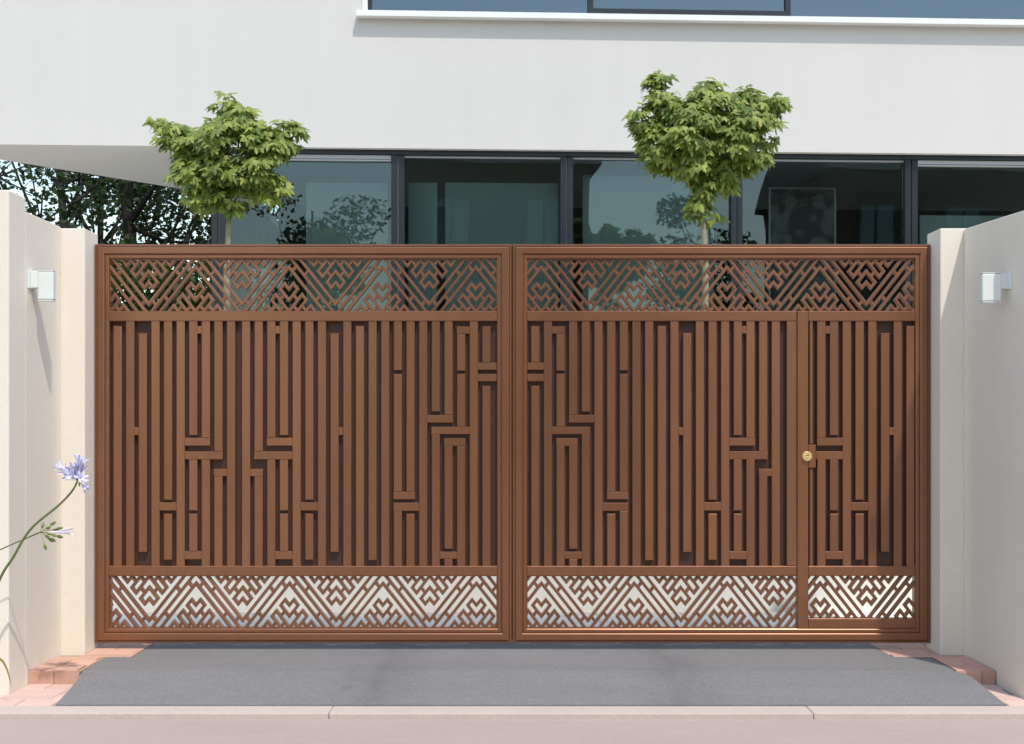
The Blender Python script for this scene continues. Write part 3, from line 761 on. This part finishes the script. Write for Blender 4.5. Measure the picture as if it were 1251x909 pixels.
maple('maple_tree', 'young maple with a ragged crown reaching out to one side, nearest the end pier', bxl, [(277, 330), (279, 280), (280, 240)],
      [(276, 126, 15, 13, 0, 16), (297, 148, 32, 18, 0, 34), (262, 158, 22, 16, .05, 20), (207, 158, 20, 10, 0, 14), (219, 172, 26, 18, 0, 30), (240, 190, 34, 24, 0, 44), (285, 178, 40, 28, -.1, 60),
       (320, 172, 30, 24, 0, 40), (350, 160, 20, 12, 0, 18), (345, 178, 22, 16, 0, 22), (318, 205, 34, 26, -.05, 46), (334, 228, 20, 18, 0, 20), (255, 222, 34, 20, -.12, 40), (250, 243, 26, 14, -.05, 24), (300, 218, 34, 18, -.1, 34), (225, 205, 24, 16, 0, 22), (268, 205, 36, 20, -.05, 36), (330, 186, 28, 20, -.08, 30), (272, 246, 18, 10, -.04, 12), (362, 158, 12, 7, 0, 8), (278, 258, 12, 9, 0, 6), (290, 236, 30, 14, .1, 16), (192, 147, 10, 5, 0, 5)], DT, 11)
bxr = Vector(((860-625.5)*DT/F, DT-6.5, .455))
maple('maple_tree', 'young maple with a broad flat-topped crown and pale thin trunk with a low sprout', bxr, [(862, 330), (859, 270), (857, 225)],
      [(800, 104, 14, 16, 0, 18), (808, 125, 24, 18, 0, 28), (786, 147, 20, 14, 0, 18), (830, 138, 30, 20, 0, 38), (868, 112, 20, 12, 0, 18), (868, 132, 34, 20, -.05, 46), (920, 118, 18, 12, 0, 16), (912, 140, 34, 18, 0, 42),
       (948, 127, 16, 9, 0, 12), (935, 158, 20, 18, 0, 22), (800, 172, 26, 22, 0, 30), (838, 178, 40, 26, -.08, 60), (885, 175, 40, 26, -.05, 60), (925, 178, 20, 14, 0, 16), (850, 205, 36, 20, 0, 44), (806, 190, 22, 15, -.03, 24), (926, 190, 18, 13, 0, 16), (790, 160, 16, 8, 0, 10), (958, 124, 10, 5, 0, 6), (803, 92, 9, 6, 0, 6), (905, 160, 36, 20, -.1, 40), (845, 155, 40, 20, -.1, 44), (868, 222, 22, 12, 0, 18), (900, 200, 26, 16, -.05, 24), (858, 240, 12, 9, 0, 8), (890, 208, 26, 14, 0, 22),
       (888, 226, 14, 9, 0, 7), (862, 225, 14, 14, 0, 10), (855, 258, 16, 9, 0, 10), (868, 265, 9, 6, 0, 4), (779, 137, 10, 6, 0, 5)], DT, 23)

# ------------------------------------------------------------------ trees and shrubs behind, seen under the cantilever
def wild_tree(name, label, base, h, blobs, nleaf, size, seed, m='forest', trunk=.16, group=None):
    rnd = random.Random(seed); e = tag(empty(name, base), label, 'tree', group)
    lean = rnd.uniform(-.3, .3)
    tp = [Vector((lean*t*t+.06*math.sin(5*t+seed), .05*math.sin(3*t), h*t)) for t in [0, .15, .3, .45, .6, .75, .9]]
    mb = MB().tube(tp, [trunk*(1-.75*i/6) for i in range(7)], 9)
    for c in blobs:
        s = tp[2+rnd.randint(0, 3)]; cc = Vector(c[:3])
        mb.tube([s, (s+cc)/2+Vector((0, 0, -.15)), cc], [trunk*.28, trunk*.14, .012], 6)
        for q in range(5):
            dd = Vector((rnd.gauss(0, 1), rnd.gauss(0, 1), rnd.gauss(0, .8))).normalized()*c[3]*.8
            mb.tube([cc, cc+dd], [.02, .006], 4, cap=False)
    mb.build('trunk', 'bark_dark', e, smooth=True)
    lm = MB(); tot = sum(c[3]**2 for c in blobs)
    for c in blobs:
        cc = Vector(c[:3])
        for k in range(int(nleaf*c[3]**2/tot)):
            v = Vector((rnd.gauss(0, 1), rnd.gauss(0, 1), rnd.gauss(0, 1))).normalized()*c[3]*(rnd.random()**.4)
            p = cc+Vector((v.x, v.y, v.z*.75)); a = Vector((rnd.uniform(-1, 1), rnd.uniform(-1, 1), rnd.uniform(-.8, .4))).normalized(); b = a.orthogonal().normalized()
            b = (Matrix.Rotation(rnd.uniform(0, 6.3), 3, a) @ b); s = size*rnd.uniform(.6, 1.3)
            lm.add([p, p+a*s*.5+b*s*.32, p+a*s, p+a*s*.5-b*s*.32], [(0, 1, 2, 3)])
    cr = lm.build('crown', m, e); cr['kind'] = 'stuff'
    return e
def blobs(seed, h, n, spread, r):
    rnd = random.Random(seed); return [(rnd.uniform(-spread, spread), rnd.uniform(-spread, spread), h*rnd.uniform(.36, 1.0), r*rnd.uniform(.7, 1.2)) for _ in range(n)]
wild_tree('garden_tree', 'dark leafy tree behind the house with a straight trunk close to the end pier', (-8.6, 14.5, -.14), 9, blobs(1, 9, 15, 2.0, .95), 5200, .12, 31)
wild_tree('garden_tree', 'dark leafy tree with the thickest trunk under the cantilever', (-6.85, 13.2, -.14), 8.5, blobs(2, 8.5, 15, 1.8, .95), 5200, .12, 32, trunk=.2)
wild_tree('garden_tree', 'dark leafy tree partly hidden by the ragged maple', (-5.3, 15.5, -.14), 8.5, blobs(3, 8.5, 15, 1.8, .95), 5200, .12, 33)
wild_tree('garden_tree', 'thin-trunked dark tree deep in the garden between thicker trunks', (-10.4, 21.0, -.14), 10, blobs(4, 10, 15, 2.4, 1.1), 4200, .15, 34)
for k, (x, y, zt, r) in enumerate(((-7.7, 11.6, 4.0, 1.15), (-6.2, 11.2, 4.25, 1.15), (-4.7, 11.6, 4.2, 1.1), (-9.4, 12.6, 3.9, 1.3))):
    rnd = random.Random(50+k); lab = ['shrub in front of the thick dark trunk', 'brighter green shrub whose top shows over the gate beside the ragged maple', 'shrub close to the glazed corner of the house', 'shrub nearest the end pier wall'][k]
    e = tag(empty('garden_shrub', (x, y, -.14)), 'tall bushy green '+lab, 'shrub', 'shrubs under the cantilever')
    sm = MB()
    for q in range(6):
        a = q*1.05+rnd.random(); sm.tube([(0, 0, 0), (.25*math.cos(a), .25*math.sin(a), zt*.45), (.5*r*math.cos(a), .5*r*math.sin(a), zt*.92)], [.04, .025, .008], 5)
    sm.build('stems', 'bark_dark', e)
    lm = MB()
    for q in range(6500):
        v = Vector((rnd.gauss(0, 1), rnd.gauss(0, 1), rnd.gauss(0, 1))).normalized()*(rnd.random()**.33)
        p = Vector((v.x*r, v.y*r, zt*.62+v.z*zt*.42+.08*math.sin(9*v.x+k))); a = (v+Vector((rnd.uniform(-1, 1), rnd.uniform(-1, 1), rnd.uniform(-.3, 1)))).normalized(); b = a.orthogonal().normalized()
        b = Matrix.Rotation(rnd.uniform(0, 6.3), 3, a) @ b; s = rnd.uniform(.08, .17)
        lm.add([p, p+a*s*.5+b*s*.3, p+a*s, p+a*s*.5-b*s*.3], [(0, 1, 2, 3)])
    c_ = lm.build('foliage', 'hedge', e); c_['kind'] = 'stuff'

# ------------------------------------------------------------------ across the street (seen only in the glass)
def opposite(x0, x1, y, h, label, gable):
    e = tag(empty('street_house', ((x0+x1)/2, y, -.12)), label, 'house'); hw_ = (x1-x0)/2
    MB().box(-hw_, hw_, -7, 0, 0, h).build('wall', 'brick_red', e)
    if gable:
        MB().add([(-hw_-.3, .25, h), (hw_+.3, .25, h), (0, .25, h+2.6), (-hw_-.3, -7.2, h), (hw_+.3, -7.2, h), (0, -7.2, h+2.6)], [(0, 1, 2), (5, 4, 3), (0, 2, 5, 3), (1, 4, 5, 2), (0, 3, 4, 1)]).build('roof', 'rooftile', e)
    else:
        MB().add([(-hw_-.3, .35, h), (hw_+.3, .35, h), (hw_+.3, -3.5, h+2.8), (-hw_-.3, -3.5, h+2.8), (-hw_-.3, -7.3, h), (hw_+.3, -7.3, h)], [(0, 1, 2, 3), (3, 2, 5, 4), (0, 3, 4), (1, 5, 2), (0, 4, 5, 1)]).build('roof', 'rooftile', e)
    nx = max(1, int(hw_*2/2.2))
    for r in range(3):
        for k in range(nx):
            cx = -hw_+(k+.5)*2*hw_/nx; z = 1.1+r*2.9
            wf = MB()
            for a, b, c, d in ((cx-.6, cx+.6, z, z+.08), (cx-.6, cx+.6, z+1.42, z+1.5), (cx-.6, cx-.52, z+.08, z+1.42), (cx+.52, cx+.6, z+.08, z+1.42), (cx-.04, cx+.04, z+.08, z+1.42)): wf.box(a, b, .001, .06, c, d)
            w_ = wf.build('window', 'frame_brown', e); MB().box(cx-.52, cx+.52, .001, .02, z+.08, z+1.42).build('pane', 'glass_up', w_)
opposite(-1.7, 4.0, -15.0, 9.4, 'narrow brown brick house across the street, mirrored in the middle panes', False)
opposite(11.6, 20.0, -15.0, 9.4, 'long slate-roofed brick house across the street, mirrored in the panes above the wicket door', False)
wild_tree('street_tree', 'leafy tree across the street mirrored beside the narrow brick house', (7.6, -14.0, -.12), 8.4, blobs(9, 8.4, 14, 1.2, .9), 4000, .18, 39, 'hedge', .12)
wild_tree('street_tree', 'leafy tree across the street mirrored in the corner pane', (-4.4, -15.0, -.12), 8.8, blobs(10, 8.8, 14, 1.3, 1.0), 4000, .18, 40, 'hedge', .14)

# ------------------------------------------------------------------ the lilac flower by the end pier
DF = 5.52
def wf_(px, py, dy=0.0): return Vector(((px-625.5)*DF/F, DF-6.5+dy, 1.336+(520-py)*DF/F))
ag_base = Vector((-2.86, -.98, ZB))
ag = tag(empty('agapanthus', ag_base), 'lilac flowering agapanthus leaning in front of the end pier', 'flower')
def curve(pts, n=8):
    out = []; P = [pts[0]]+pts+[pts[-1]]
    for i in range(1, len(P)-2):
        for k in range(n):
            t = k/n; a, b, c, d = P[i-1], P[i], P[i+1], P[i+2]
            out.append(.5*((2*b)+(c-a)*t+(2*a-5*b+4*c-d)*t*t+(3*b-a-3*c+d)*t**3))
    out.append(pts[-1]); return out
s1 = curve([ag_base+Vector((.02, 0, 0)), wf_(-25, 770, 0), wf_(0, 707), wf_(16, 681), wf_(31, 655), wf_(45, 639), wf_(72, 617), wf_(88, 600), wf_(95, 587)])
MB().tube([p-ag_base for p in s1], [.0078-.0030*i/len(s1) for i in range(len(s1))], 8).build('stem', 'stem', ag, smooth=True)
s2 = curve([ag_base+Vector((-.02, .01, 0)), wf_(-60, 730, .03), wf_(-20, 683, .03), wf_(0, 671, .03), wf_(25, 660, .03), wf_(46, 651, .03)])
MB().tube([p-ag_base for p in s2], .0034, 8).build('stem', 'stem', ag, smooth=True)
def floret(px, py, tx, ty, dy, m, sz=1.0, rnd=random):
    """trumpet of six petals opening towards (tx, ty) in the picture plane"""
    o = wf_(px, py); t = wf_(tx, ty, dy); ax = (t-o).normalized(); ln = (t-o).length
    a = ax.orthogonal().normalized(); b = ax.cross(a); mb = MB()
    for k in range(6):
        th = k*math.pi/3+rnd.random()*.3; e = a*math.cos(th)+b*math.sin(th); tn = ax.cross(e); fl = rnd.uniform(.7, 1.15)
        ctr = [(0.30*ln, .002, .0015), (.55*ln, .005, .0035), (.8*ln, .011*fl, .0052), (.98*ln, .020*fl*sz, .0042), (1.03*ln, .026*fl*sz, .0008)]
        vs = []
        for u, r_, w_ in ctr: vs += [o+ax*u+e*r_-tn*w_*sz, o+ax*u+e*(r_+.0012), o+ax*u+e*r_+tn*w_*sz]
        vs = [v-ag_base for v in vs]
        mb.add(vs, [(3*i+j, 3*i+j+1, 3*i+4+j, 3*i+3+j) for i in range(4) for j in range(2)])
    f_ = mb.build('floret', m, ag, smooth=True)
    MB().tube([o-ag_base, o+ax*ln*.34-ag_base], [.0013, .0022], 6).build('pedicel', 'stem', f_)
rf_ = random.Random(4)
for tx, ty, dy in ((69, 568, .0), (77, 573, -.02), (84, 570, .02), (97, 556, .0), (101, 561, -.015), (99, 569, .02), (88, 580, -.035), (106, 586, .01), (106, 598, 0), (103, 582, -.03), (80, 580, .015), (93, 566, -.02)):
    floret(95, 587, tx, ty, dy, 'petal', 1.5, rf_)
def bud(px, py, tx, ty, dy, ln=.036, r=.0078):
    o = wf_(px, py, .03); t = wf_(tx, ty, .03+dy); ax = (t-o).normalized(); mb = MB()
    pts = [t+ax*ln*(u-.5) for u in (0, .18, .4, .65, .85, 1)]; mb.tube([p-ag_base for p in pts], [.001, r*.7, r, r*.95, r*.6, .0008], 8)
    f_ = mb.build('seed_pod', 'bud', ag, smooth=True)
    MB().tube([o-ag_base, (o+pts[0])/2-ag_base+Vector((0, 0, .004)), pts[0]-ag_base], .0009, 5).build('pedicel', 'stem', f_)
for b_ in ((62, 640, 0), (58, 645, -.02), (65, 648, .01), (60, 652, -.03), (55, 657, 0), (63, 660, -.015), (68, 657, .02), (52, 669, 0), (70, 646, 0), (57, 661, .02), (66, 654, -.03), (47, 643, .02)): bud(46, 651, *b_)
for b_ in ((79, 586, -.01), (96, 593, -.02), (93, 591, .01)): bud(95, 589, *b_, ln=.02, r=.004)
floret(47, 651, 88, 649, 0, 'petal_pale', .95, rf_)
# strap leaves
def strap(pts, wd, m):
    c = curve(pts, 6); v = []; f = []
    for i, p in enumerate(c):
        d = (c[min(i+1, len(c)-1)]-c[max(i-1, 0)]).normalized(); s = d.cross(Vector((.25, 1, .2))).normalized(); u = i/(len(c)-1); ww = wd*max(.04, math.sin(math.pi*min(1, .25+.75*u)))
        nn = s.cross(d).normalized()*ww*.35
        v += [p-s*ww-ag_base, p+nn-ag_base, p+s*ww-ag_base, p-nn*.15-ag_base]
    for i in range(len(c)-1):
        for j in range(4): f.append((4*i+j, 4*i+(j+1) % 4, 4*i+4+(j+1) % 4, 4*i+4+j))
    return mesh('leaf', v, f, m, ag, smooth=True)
strap([ag_base, wf_(-45, 835), wf_(-18, 808), wf_(-2, 804), wf_(7, 814), wf_(12, 830), wf_(15, 842)], .009, 'strap_leaf')
strap([ag_base, wf_(-70, 800), wf_(-90, 770), wf_(-120, 760), wf_(-150, 790)], .011, 'stem')
strap([ag_base+Vector((0, -.02, 0)), wf_(-40, 800), wf_(-36, 760), wf_(-30, 730)], .010, 'stem')
